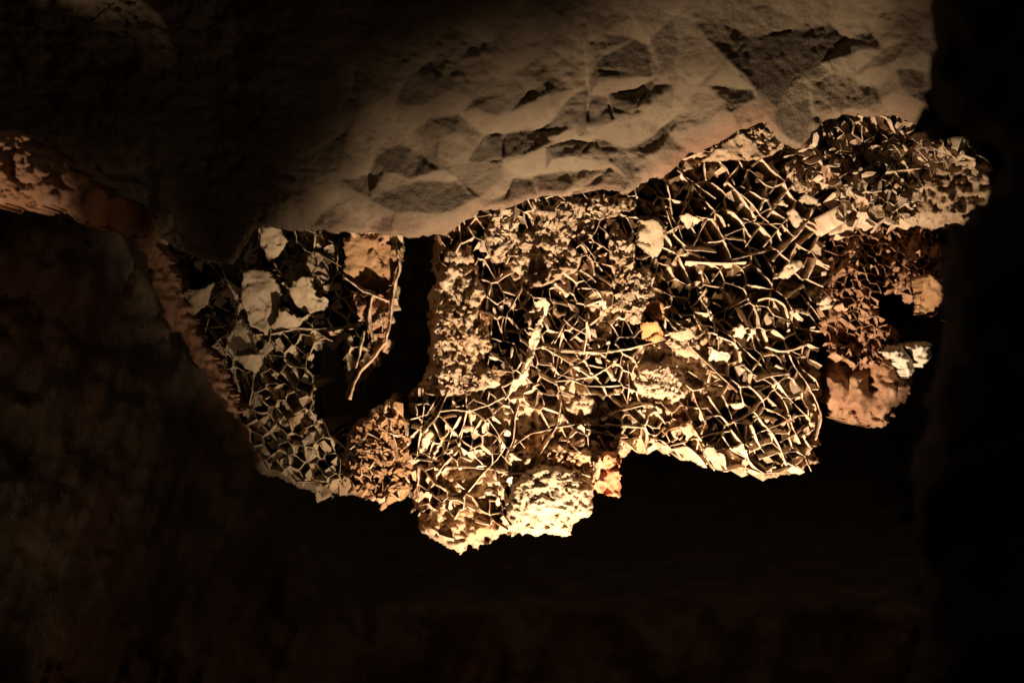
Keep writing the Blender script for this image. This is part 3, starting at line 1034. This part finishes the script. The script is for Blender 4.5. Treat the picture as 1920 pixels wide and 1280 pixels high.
BB = (760, 1580, 200, 1040)
in_m = raster(POLY_M, BB, 10, lambda X, Y: rec_m(X, Y) > 0.03)
LV1, L1 = two_levels(in_m, BB, cell_m, fam_m, A + B + C + D, 5)
rec_fin = lambda x, y: np.minimum(rec_m(x, y), 0.03 + 0.004 * np.clip(poly_sd(x, y, POLY_M), 0, 200))
add_fins(T1, LV1, base_m, rec_fin, M_fin, R1, n_parts=300, bbox=BB)


def flake_spots(lines, n, R, basefn, lo=-0.005, hi=0.09, spread=7):
    xy = []
    for _ in range(n):
        q, tr = lines[R.randrange(len(lines))]
        p = q[R.randrange(len(q))]
        xy.append((p[0] + R.gauss(0, spread), p[1] + R.gauss(0, spread)))
    xy = np.array(xy)
    w = basefn(xy[:, 0], xy[:, 1])
    return [(x, y, float(d) + R.uniform(lo, hi)) for (x, y), d in zip(xy, w)]


sp = flake_spots(L1, 600, R1, base_m, spread=3)
sp = [s for s in sp if in_m(s[0], s[1]) and not (1270 < s[0] < 1540 and 330 < s[1] < 540 and R1.random() < .8)]
add_flakes(T1, sp, M_fin, R1, 60, lambda x, y: min(0.03, R1.lognormvariate(math.log(0.0062), 0.62)), (0.0, -0.75, -0.65), 0.65)
add_flaps(T1, L1, 1000, base_m, BB, M_fin, R1, 140, keep=lambda x, y: not (1270 < x < 1540 and 330 < y < 540 and R1.random() < .6))
# crumbly flakes bristling from the crusted patches
cr = []
for _ in range(1000):
    e = CRUST[R1.randrange(len(CRUST))]
    cr.append((e[0] + R1.gauss(0, .55) * e[2], e[1] + R1.gauss(0, .55) * e[3]))
cr = np.array(cr)
cr = cr[poly_sd(cr[:, 0], cr[:, 1], POLY_M) > 10]
cr = [(x, y, float(w) + R1.uniform(-0.008, 0.006)) for (x, y), w in zip(cr, base_m(cr[:, 0], cr[:, 1]) + rec_m(cr[:, 0], cr[:, 1]))]
add_flakes(T1, cr, M_matrix, R1, 0, lambda x, y: min(0.02, R1.lognormvariate(math.log(0.0065), 0.5)), (0.1, -0.4, -0.9), 0.45)

for poly, w, sl, mat in (
        ([(1205, 606), (1231, 604), (1241, 614), (1243, 634), (1230, 642), (1205, 636)], 3.97, (0.1, -0.5), M_orange),
        ([(1209, 580), (1222, 562), (1240, 566), (1256, 588), (1246, 600), (1226, 598)], 4.0, (0.1, -0.35), M_orange),
        ([(1202, 414), (1231, 412), (1241, 428), (1246, 458), (1230, 482), (1214, 470), (1197, 456)], 3.90, (0.1, -0.7), M_pale),
        ([(1277, 404), (1286, 400), (1318, 411), (1290, 428), (1280, 417)], 3.97, (0.1, -0.5), M_fin),
        ([(1479, 396), (1488, 392), (1508, 411), (1497, 424), (1490, 425)], 3.97, (-0.1, -0.6), M_fin),
        ([(1502, 368), (1512, 364), (1534, 374), (1532, 384), (1517, 380), (1495, 379)], 3.96, (0.0, -0.8), M_pale),
        ([(1452, 522), (1480, 493), (1502, 488), (1508, 498), (1478, 520)], 3.97, (0.0, -0.4), M_fin),
        ([(1455, 383), (1466, 375), (1476, 386)], 3.97, (0, -0.6), M_fin),
        ([(1536, 568), (1549, 555), (1564, 565), (1559, 578), (1540, 582)], 3.95, (0, -.5), M_fin),
        ([(1378, 614), (1390, 608), (1400, 617), (1391, 632), (1378, 629)], 3.96, (0.2, -.6), M_fin),
        ([(1402, 638), (1408, 617), (1418, 614), (1411, 632)], 3.96, (-0.2, -.5), M_fin),
        ([(1253, 626), (1295, 617), (1307, 632), (1275, 638)], 3.96, (0, -.9), M_pale),
        ([(1331, 676), (1334, 650), (1352, 664), (1368, 670), (1352, 676)], 3.97, (0, -.6), M_fin),
        ([(1004, 566), (1022, 560), (1032, 572), (1024, 590), (1004, 596)], 3.93, (0.3, -.5), M_fin),
        ([(1003, 610), (1020, 592), (1010, 640), (1000, 672), (984, 690), (990, 652)], 3.93, (0.35, -.3), M_fin),
        ([(978, 700), (996, 680), (988, 704), (968, 730), (956, 735), (962, 716)], 3.94, (0.3, -.4), M_fin),
        ([(1320, 300), (1345, 275), (1392, 248), (1440, 292), (1420, 300), (1370, 298)], 3.92, (0.1, -.5), M_matrix),
        ([(793, 816), (806, 806), (812, 814), (800, 842), (788, 848)], 3.98, (0.1, -.5), M_fin),
        ([(815, 850), (826, 822), (842, 808), (834, 824), (822, 846), (810, 862)], 3.98, (0.1, -.5), M_fin),
        ([(1275, 800), (1296, 790), (1300, 812), (1288, 824)], 3.99, (0, -.6), M_fin),
        ([(1320, 842), (1336, 838), (1352, 856), (1340, 868), (1326, 860)], 3.99, (0, -.8), M_pale),
        ([(1375, 842), (1392, 830), (1398, 842), (1385, 848)], 3.98, (0, -.7), M_pale)):
    plate('plate', poly, w, sl, mat, T1)

# the pale crusted boulder clinging to the bottom of the boxwork
POLY_P = [(948, 940), (962, 905), (985, 880), (1010, 866), (1050, 868), (1086, 880), (1100, 905), (1114, 912), (1110, 948), (1106, 968), (1088, 970), (1072, 985), (1070, 1000), (1058, 1007), (1030, 1000), (1010, 1004),
          (985, 1000), (960, 992), (944, 975)]


def pale_depth(px, py):
    bulge = np.clip(1 - (((px - 1030) / 90) ** 2 + ((py - 935) / 80) ** 2), 0, 1)
    pits = smooth(0.25, 0.6, fbm(px / 9, py / 6.5, 0, 3, 152))
    return 4.05 - 0.075 * np.sqrt(bulge) + 0.012 * facets(px, py, 34, 150) + 0.008 * fbm(px / 14, py / 14, 0, 5, 151) + 0.010 * pits + 0.004 * facets(px, py, 9, 153)


TP = thing('pale_boulder', P(1030, 1005, 4.0), 'glaring cream boulder of pitted crust at the bottom edge of the boxwork', 'rock')
sheet('boulder_body', 930, 1125, 855, 1015, 2, pale_depth, M_pale, TP, sd=lambda px, py: poly_sd(px, py, POLY_P) + 3.5 * fbm(px / 11, py / 11, 0, 4, 154), edge=16, roll=0.08, thick=0.12)

# the reddish chip of rock beside it
TR = thing('red_rock_chip', P(1140, 930, 4.0), 'small upright salmon red rock chip beside the cream boulder', 'rock')
plate('chip_body', [(1112, 900), (1120, 880), (1135, 855), (1150, 850), (1158, 846), (1166, 858), (1160, 880), (1163, 900), (1162, 931), (1120, 924), (1113, 915)], 3.93, (0.25, -.25), M_red, TR, th=0.05, warp=0.03)
plate('chip_flake', [(1112, 902), (1116, 870), (1126, 856), (1132, 866), (1124, 892), (1116, 908)], 3.90, (-0.5, -.2), M_lump, TR, th=0.02)

# ------------------------------------------------------------------ left boxwork wedge
R2 = random.Random(8)
POLY_L = [(236, 392), (268, 420), (330, 452), (390, 476), (438, 498), (468, 470), (484, 410), (500, 380), (600, 380), (750, 390), (748, 480), (738, 560), (722, 650), (694, 690), (664, 735), (640, 700), (640, 620), (600, 640), (590, 700),
          (600, 780), (650, 800), (660, 925), (600, 930), (545, 905), (490, 885), (440, 790), (400, 725), (365, 655), (318, 585), (280, 500)]


def base_l(px, py):
    return 4.25 - 0.0007 * (px - 500) + 0.0003 * (py - 640) + 0.06 * fbm(px / 130, py / 130, 0, 3, 200)


LDEEP = [(606, 570, 20, 40, 0), (615, 680, 40, 60, 0), (640, 470, 14, 30, 0), (625, 840, 40, 70, 0)]


def rec_l(px, py):
    r = 0.075 + 0.045 * fbm(px / 60, py / 60, 0, 3, 201)
    wn = 0.2 * fbm(px / 24, py / 24, 0, 3, 202)
    for e in LDEEP:
        r = r + 0.25 * ell(px, py, e, 0.6, wn)
    m = ell(px, py, (575, 540, 46, 50, 0.3), 0.3, wn)
    return np.clip(r * (1 - m), 0, .4)


def left_depth(px, py):
    return base_l(px, py) + rec_l(px, py) + 0.03 * facets(px, py, 36, 203) + 0.012 * facets(px, py, 14, 204) + 0.02 * fbm(px / 30, py / 30, 0, 4, 205)


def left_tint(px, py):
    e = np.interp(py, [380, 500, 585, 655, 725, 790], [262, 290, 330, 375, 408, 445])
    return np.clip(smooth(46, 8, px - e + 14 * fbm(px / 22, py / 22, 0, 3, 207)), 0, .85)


T2 = thing('boxwork_formation', P(500, 890, 4.3), 'dim grey brown boxwork wedge with leaf-like plates left of the black gap', 'rock formation', 'boxwork masses')
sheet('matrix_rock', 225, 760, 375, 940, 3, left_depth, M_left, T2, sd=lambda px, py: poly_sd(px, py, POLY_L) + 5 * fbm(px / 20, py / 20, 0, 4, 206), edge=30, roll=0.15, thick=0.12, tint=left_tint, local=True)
E = conv([[(380, 60), (370, 200), (300, 280), (280, 400)], [(380, 210), (440, 270), (500, 370), (550, 430)], [(550, 470), (620, 400), (660, 340)], [(550, 480), (530, 580), (480, 700), (440, 780)],
          [(600, 760), (760, 770), (900, 760), (1030, 740)], [(1060, 800), (1040, 950), (1000, 1080), (950, 1230)],
          [(130, 440), (210, 540), (230, 640), (200, 720)], [(0, 520), (120, 440)], [(240, 690), (320, 800), (330, 920), (380, 970)], [(240, 690), (180, 760), (160, 900), (140, 1050)],
          [(340, 1060), (340, 1160), (320, 1280)], [(0, 870), (100, 1000), (160, 1110)], [(340, 800), (430, 810), (600, 770)], [(920, 160), (910, 280), (900, 340)], [(750, 260), (850, 310), (930, 360)],
          [(930, 160), (940, 440), (1000, 560), (1080, 640), (1100, 760)]], 380, 400, 3.555)
E += conv([[(780, 100), (830, 190), (880, 260)], [(740, 180), (860, 280), (960, 320)], [(980, 300), (1010, 370), (970, 480)], [(1000, 500), (1150, 490), (1250, 430)], [(1220, 320), (1290, 480), (1330, 640), (1300, 680)],
           [(1120, 260), (1050, 330), (1000, 400)], [(1250, 640), (1400, 790), (1420, 930), (1410, 1150)], [(1040, 710), (1180, 700), (1280, 690)], [(1180, 610), (1110, 830), (1160, 900)]], 0, 380, 2.977)
BL = (230, 760, 380, 935)
in_l = raster(POLY_L, BL, 8)
LV2, L2 = two_levels(in_l, BL, lambda x, y: 38 if y < 700 else 28, lambda x, y, R: math.radians(R.choice([55, 60, -35, -50, -30, 10]) + R.gauss(0, 16)), E, 6)
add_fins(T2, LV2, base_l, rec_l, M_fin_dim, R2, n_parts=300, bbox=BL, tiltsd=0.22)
sp = [s for s in flake_spots(L2, 260, R2, base_l, 0, .1, 4) if in_l(s[0], s[1])]
add_flakes(T2, sp, M_fin_dim, R2, 120, lambda x, y: min(0.045, R2.lognormvariate(math.log(0.010), 0.65)), (0.1, -0.5, -0.8), 0.7)
add_flaps(T2, L2, 420, base_l, BL, M_fin_dim, R2, 120, hmed=13, hmax=40)
for poly, w, sl, mat in (
        ([(490, 425), (502, 418), (526, 430), (540, 452), (524, 480), (508, 484), (488, 462)], 4.12, (0.3, -.4), M_fin_dim),
        ([(456, 512), (470, 503), (505, 510), (528, 545), (520, 590), (500, 628), (470, 610), (452, 560)], 4.13, (0.5, -.2), M_fin_dim),
        ([(540, 540), (560, 520), (582, 518), (590, 555), (612, 560), (618, 578), (580, 590), (556, 572)], 4.12, (0.0, -.6), M_fin_dim),
        ([(520, 600), (524, 580), (560, 596), (578, 590), (560, 612), (506, 616)], 4.13, (0.1, -.8), M_fin_dim),
        ([(425, 630), (450, 596), (470, 640), (478, 668), (468, 692), (430, 664)], 4.13, (-.3, -.3), M_fin_dim),
        ([(438, 668), (490, 664), (486, 690), (478, 700), (462, 690)], 4.12, (.2, -.6), M_fin_dim),
        ([(332, 548), (370, 545), (400, 530), (390, 570), (362, 590)], 4.2, (.2, -.5), M_fin_dim)):
    plate('plate', poly, w, sl, mat, T2, th=0.01, warp=.011)

# the ochre slab hanging at the edge of the black gap, with thin stems below it
TO = thing('ochre_slab', P(690, 700, 4.05), 'hanging ochre slab with pale ragged rim beside the black gap', 'rock')
plate('slab_body', [(644, 446), (668, 440), (720, 456), (742, 462), (752, 472), (745, 500), (735, 530), (716, 544), (696, 548), (660, 530), (642, 510), (648, 480)], 4.02, (0.15, -.35), M_ochre, TO, th=0.10, warp=.010)
plate('slab_top', [(645, 428), (690, 426), (735, 430), (730, 450), (712, 462), (690, 452), (664, 446)], 3.98, (0.0, -.8), M_lump, TO, th=0.05, warp=.03)
plate('slab_tail', [(660, 545), (700, 552), (728, 540), (728, 580), (724, 620), (716, 650), (694, 672), (690, 620), (672, 590)], 4.06, (0.2, -.3), M_brown, TO, th=0.08, warp=.04)
for q in ([(742, 462), (750, 500), (736, 552), (732, 600), (722, 645)], [(646, 520), (680, 545), (705, 555), (730, 565)], [(722, 640), (700, 672), (676, 694), (664, 720), (655, 748)], [(682, 620), (676, 660), (668, 690)],
          [(700, 545), (690, 600), (700, 640)]):
    V, f = fin_mesh(resample(q, 5), lambda x, y: 4.0 + 0 * x, lambda x, y: 0.0 + 0 * x, R2, th=0.0055, tiltsd=0.0, fan=0.9)
    build('rim', V, f, M_fin, TO, True)

# ------------------------------------------------------------------ shaggy lump below the gap
R3 = random.Random(12)
POLY_S = [(645, 830), (660, 800), (690, 775), (715, 760), (735, 740), (752, 770), (766, 800), (768, 860), (772, 920), (755, 935), (725, 945), (690, 935), (655, 920), (648, 880)]


def base_s(px, py):
    return 4.1 - 0.07 * np.sqrt(np.clip(1 - ((px - 710) / 75) ** 2, 0, 1)) + .02 * fbm(px / 40, py / 40, 0, 3, 300)


def rec_s(px, py):
    return np.where(py > 870, 0.06, 0.0) + 0.02 + .02 * fbm(px / 20, py / 20, 0, 3, 302)


TS = thing('shaggy_rock_lump', P(710, 945, 4.1), 'shaggy orange brown rock lump with honeycomb underside below the black gap', 'rock')
sheet('lump_body', 635, 785, 730, 955, 2.5, lambda px, py: base_s(px, py) + rec_s(px, py) + .016 * ridged(px / 24, py / 34, 4, 303) + .012 * facets(px, py, 14, 304), M_ochre, TS,
      sd=lambda px, py: poly_sd(px, py, POLY_S) + 5 * fbm(px / 14, py / 14, 0, 4, 305), edge=25, roll=.15, thick=.15)
BS = (640, 780, 735, 950)
in_s = raster(POLY_S, BS, 4)
LV3, L3 = two_levels(in_s, BS, lambda x, y: 26 if y > 850 else 34, lambda x, y, R: math.radians(R.choice([100, 80, 20, -30, 130]) + R.gauss(0, 16)), [], 9, n1=1500, n2=2500, lmin=12)
add_fins(TS, LV3, base_s, rec_s, M_fin, R3, n_parts=120, bbox=BS, tiltsd=.25)
sp = [s for s in flake_spots(L3, 260, R3, base_s, -.01, .02, 7) if in_s(s[0], s[1])]
add_flakes(TS, sp, M_ochre, R3, 30, lambda x, y: min(.03, R3.lognormvariate(math.log(.009), .5)), (0, -.6, -.7), .7)

# ------------------------------------------------------------------ right boxwork of broken leaves under the ceiling
R4 = random.Random(21)
POLY_R = [(1500, 270), (1540, 200), (1620, 190), (1740, 210), (1800, 235), (1850, 265), (1900, 300), (1900, 370), (1820, 420), (1760, 430), (1640, 420), (1570, 430), (1560, 360), (1530, 320)]


def base_r(px, py):
    return 3.95 - 0.0002 * (px - 1650) + .05 * fbm(px / 90, py / 90, 0, 3, 400)


def rec_r(px, py):
    r = .15 + .07 * fbm(px / 45, py / 45, 0, 3, 401)
    m = smooth(1690, 1760, px + .4 * (py - 320)) * smooth(270, 320, py)
    return np.clip(r * (1 - m) + .01 * m, 0, .35)


T4 = thing('boxwork_formation', P(1680, 425, 4.0), 'tan boxwork of broken leaf-shaped plates under the ceiling next to the black foreground rock', 'rock formation', 'boxwork masses')
sheet('matrix_rock', 1490, 1910, 180, 440, 3, lambda px, py: base_r(px, py) + rec_r(px, py) + .022 * facets(px, py, 22, 402) + .015 * ridged(px / 22, py / 20, 4, 403) + .01 * facets(px, py, 10, 404), M_matrix, T4,
      sd=lambda px, py: poly_sd(px, py, POLY_R) + 5 * fbm(px / 16, py / 16, 0, 4, 405), edge=30, roll=.2, thick=.3)
BR = (1495, 1900, 190, 430)
in_r = raster(POLY_R, BR, 6, lambda X, Y: rec_r(X, Y) > .04)
LV4, L4 = two_levels(in_r, BR, lambda x, y: 34, lambda x, y, R: math.radians(R.choice([55, 35, -40, -60, 100, 0]) + R.gauss(0, 16)),
                  conv([[(1000, 800), (1100, 740), (1200, 850), (1270, 800)], [(810, 680), (850, 780), (900, 880)], [(1130, 960), (1240, 950), (1330, 940)], [(1060, 1060), (1130, 970), (1200, 860)], [(990, 700), (1000, 800), (950, 900)]], 1280, 0, 2.977),
                  14, n1=3000, n2=4000)
add_fins(T4, LV4, base_r, rec_r, M_fin, R4, n_parts=200, bbox=BR, tiltsd=.3)
in_r2 = raster(POLY_R, BR, 4)
add_flaps(T4, L4, 420, base_r, BR, M_fin, R4, 110, hmed=12, hmax=34)
sp = [s for s in flake_spots(L4, 260, R4, base_r, -.02, .08, 5) if in_r2(s[0], s[1])]
add_flakes(T4, sp, M_fin, R4, 140, lambda x, y: min(.04, R4.lognormvariate(math.log(.014), .55)), (-.1, -.6, -.7), .75)

# ------------------------------------------------------------------ brown veined rock down the right side
POLY_B = [(1545, 390), (1640, 400), (1760, 400), (1850, 380), (1850, 470), (1790, 500), (1800, 600), (1760, 590), (1725, 600), (1712, 560), (1668, 545), (1646, 548), (1655, 600), (1685, 628), (1660, 690), (1600, 690), (1550, 660), (1535, 600), (1555, 500)]


def base_b(px, py):
    return 4.12 + .0002 * (px - 1600) + .05 * fbm(px / 70, py / 90, 0, 3, 500)


TB = thing('veined_brown_rock', P(1640, 690, 4.2), 'reddish brown rock with fibrous veins and holes right of the bright boxwork', 'rock')
sheet('rock_body', 1525, 1860, 370, 700, 3, lambda px, py: base_b(px, py) + .03 * ridged((px + .35 * py) / 22, py / 60, 4, 501) + .012 * facets(px, py, 14, 502)
      + .12 * smooth(.15, .6, fbm(px / 26, py / 26, 0, 3, 503)), M_brown, TB, sd=lambda px, py: poly_sd(px, py, POLY_B) + 6 * fbm(px / 18, py / 18, 0, 4, 504), edge=22, roll=.2, thick=.3)
R5 = random.Random(31)
BBx = (1530, 1860, 375, 700)
in_b = raster(POLY_B, BBx, 4)
LV5, L5 = two_levels(in_b, BBx, lambda x, y: 17, lambda x, y, R: math.radians(R.choice([100, 110, 118, 60, 25]) + R.gauss(0, 14)), [], 15, n1=3500, n2=2500, passp=.5)
add_fins(TB, LV5, base_b, lambda x, y: .03 + 0 * x, M_brown, R5, n_parts=150, bbox=BBx, tiltsd=.3)
sp = [s for s in flake_spots(L5, 160, R5, base_b, -.02, .03, 8) if in_b(s[0], s[1])]
add_flakes(TB, sp, M_lump, R5, 20, lambda x, y: min(.03, R5.lognormvariate(math.log(.009), .5)), (0, -.6, -.7), .7)
TY = plate('yellow_rock_plate', [(1733, 520), (1745, 515), (1766, 535), (1770, 560), (1750, 582), (1722, 590), (1726, 560)], 3.98, (-.3, -.3), M_ochre, None, th=.04, warp=.02)
tag(TY, 'single yellowish rock plate sticking out beside the dark hollow', 'rock')

# pinkish lumps under the dark hollow
TK = thing('brown_rock_lump', P(1640, 780, 4.2), 'lumpy reddish brown rock with two whitish knobs below the dark hollow', 'rock')
POLY_K = [(1535, 690), (1552, 662), (1575, 660), (1600, 680), (1620, 655), (1650, 650), (1690, 690), (1712, 700), (1700, 740), (1680, 780), (1640, 800), (1590, 790), (1550, 770), (1530, 740)]
sheet('lump_body', 1520, 1725, 640, 810, 3, lambda px, py: 4.15 + .05 * ridged(px / 70, py / 90, 3, 510) + .02 * facets(px, py, 40, 511) + .012 * fbm(px / 20, py / 20, 0, 5, 512) + .05 * smooth(.5, .8, fbm(px / 40, py / 40, 0, 3, 513)),
      M_brown, TK, sd=lambda px, py: poly_sd(px, py, POLY_K) + 9 * fbm(px / 22, py / 22, 0, 4, 514), edge=45, roll=.22, thick=.2)
for pl, s in (([(1652, 660), (1668, 648), (1690, 645), (1706, 668), (1716, 690), (1704, 708), (1690, 690), (1670, 672)], 520), ([(1696, 648), (1720, 640), (1745, 645), (1746, 672), (1730, 688), (1712, 676), (1704, 664)], 530)):
    sheet('whitish_knob', min(p[0] for p in pl) - 8, max(p[0] for p in pl) + 8, min(p[1] for p in pl) - 8, max(p[1] for p in pl) + 8, 2.5,
          lambda px, py, s=s: 4.06 + .02 * ridged(px / 24, py / 24, 3, s) + .01 * facets(px, py, 12, s + 1), M_white, TK, sd=lambda px, py, pl=pl, s=s: poly_sd(px, py, pl) + 3 * fbm(px / 9, py / 9, 0, 3, s + 2), edge=16, roll=.08, thick=.08)

# ------------------------------------------------------------------ red ridge at the left and its scalloped edge
POLY_G = [(-300, 190), (-100, 225), (40, 250), (100, 290), (160, 340), (235, 374), (262, 405), (300, 462), (335, 540), (372, 620), (410, 690), (446, 770), (430, 765), (392, 712), (350, 650), (310, 590),
          (285, 520), (262, 462), (240, 434), (200, 425), (165, 420), (145, 412), (120, 392), (105, 380), (60, 385), (0, 382), (-100, 370), (-300, 340)]


def ridge_depth(px, py):
    y0 = np.interp(px, [-300, 0, 120, 165, 250, 300], [340, 382, 392, 420, 436, 452])
    d = np.clip(y0 - py, 0, 300)
    far = smooth(150, 330, px + .6 * np.clip(py - 420, 0, 400))
    w = 3.27 * (1 - far) + 4.16 * far
    return (w - (.07 * (1 - np.exp(-d / 26)) + .0002 * d) * (1 - far) + .016 * ridged(px / 50, py / 36, 4, 600) + .010 * facets(px, py, 30, 601) + .010 * fbm(px / 20, py / 20, 0, 4, 602))


RG = sheet('red_rock_ridge', -310, 460, 170, 785, 3, ridge_depth, M_ridge, None, sd=lambda px, py: poly_sd(px, py, POLY_G) + 6 * fbm(px / 16, py / 16, 0, 4, 603), edge=6, roll=.015, thick=.18, local=True)
tag(RG, 'orange red rock ridge running down from the left border along the dim boxwork', 'rock')

# ------------------------------------------------------------------ black foreground rock on the right
POLY_F = [(1775, -500), (1765, -100), (1752, 60), (1748, 180), (1752, 238), (1805, 258), (1866, 296), (1852, 366), (1792, 438), (1768, 500), (1778, 560), (1750, 640), (1748, 705), (1712, 790),
          (1720, 1000), (1690, 1300), (1600, 1800), (3200, 1800), (3200, -500)]
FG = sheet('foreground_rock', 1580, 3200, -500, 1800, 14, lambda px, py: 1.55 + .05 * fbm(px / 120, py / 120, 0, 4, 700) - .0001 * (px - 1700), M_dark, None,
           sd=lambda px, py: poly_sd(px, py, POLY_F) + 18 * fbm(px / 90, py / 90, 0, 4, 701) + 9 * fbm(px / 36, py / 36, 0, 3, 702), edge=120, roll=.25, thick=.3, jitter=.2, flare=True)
tag(FG, 'unlit black rock in the foreground hiding the right border', 'rock')
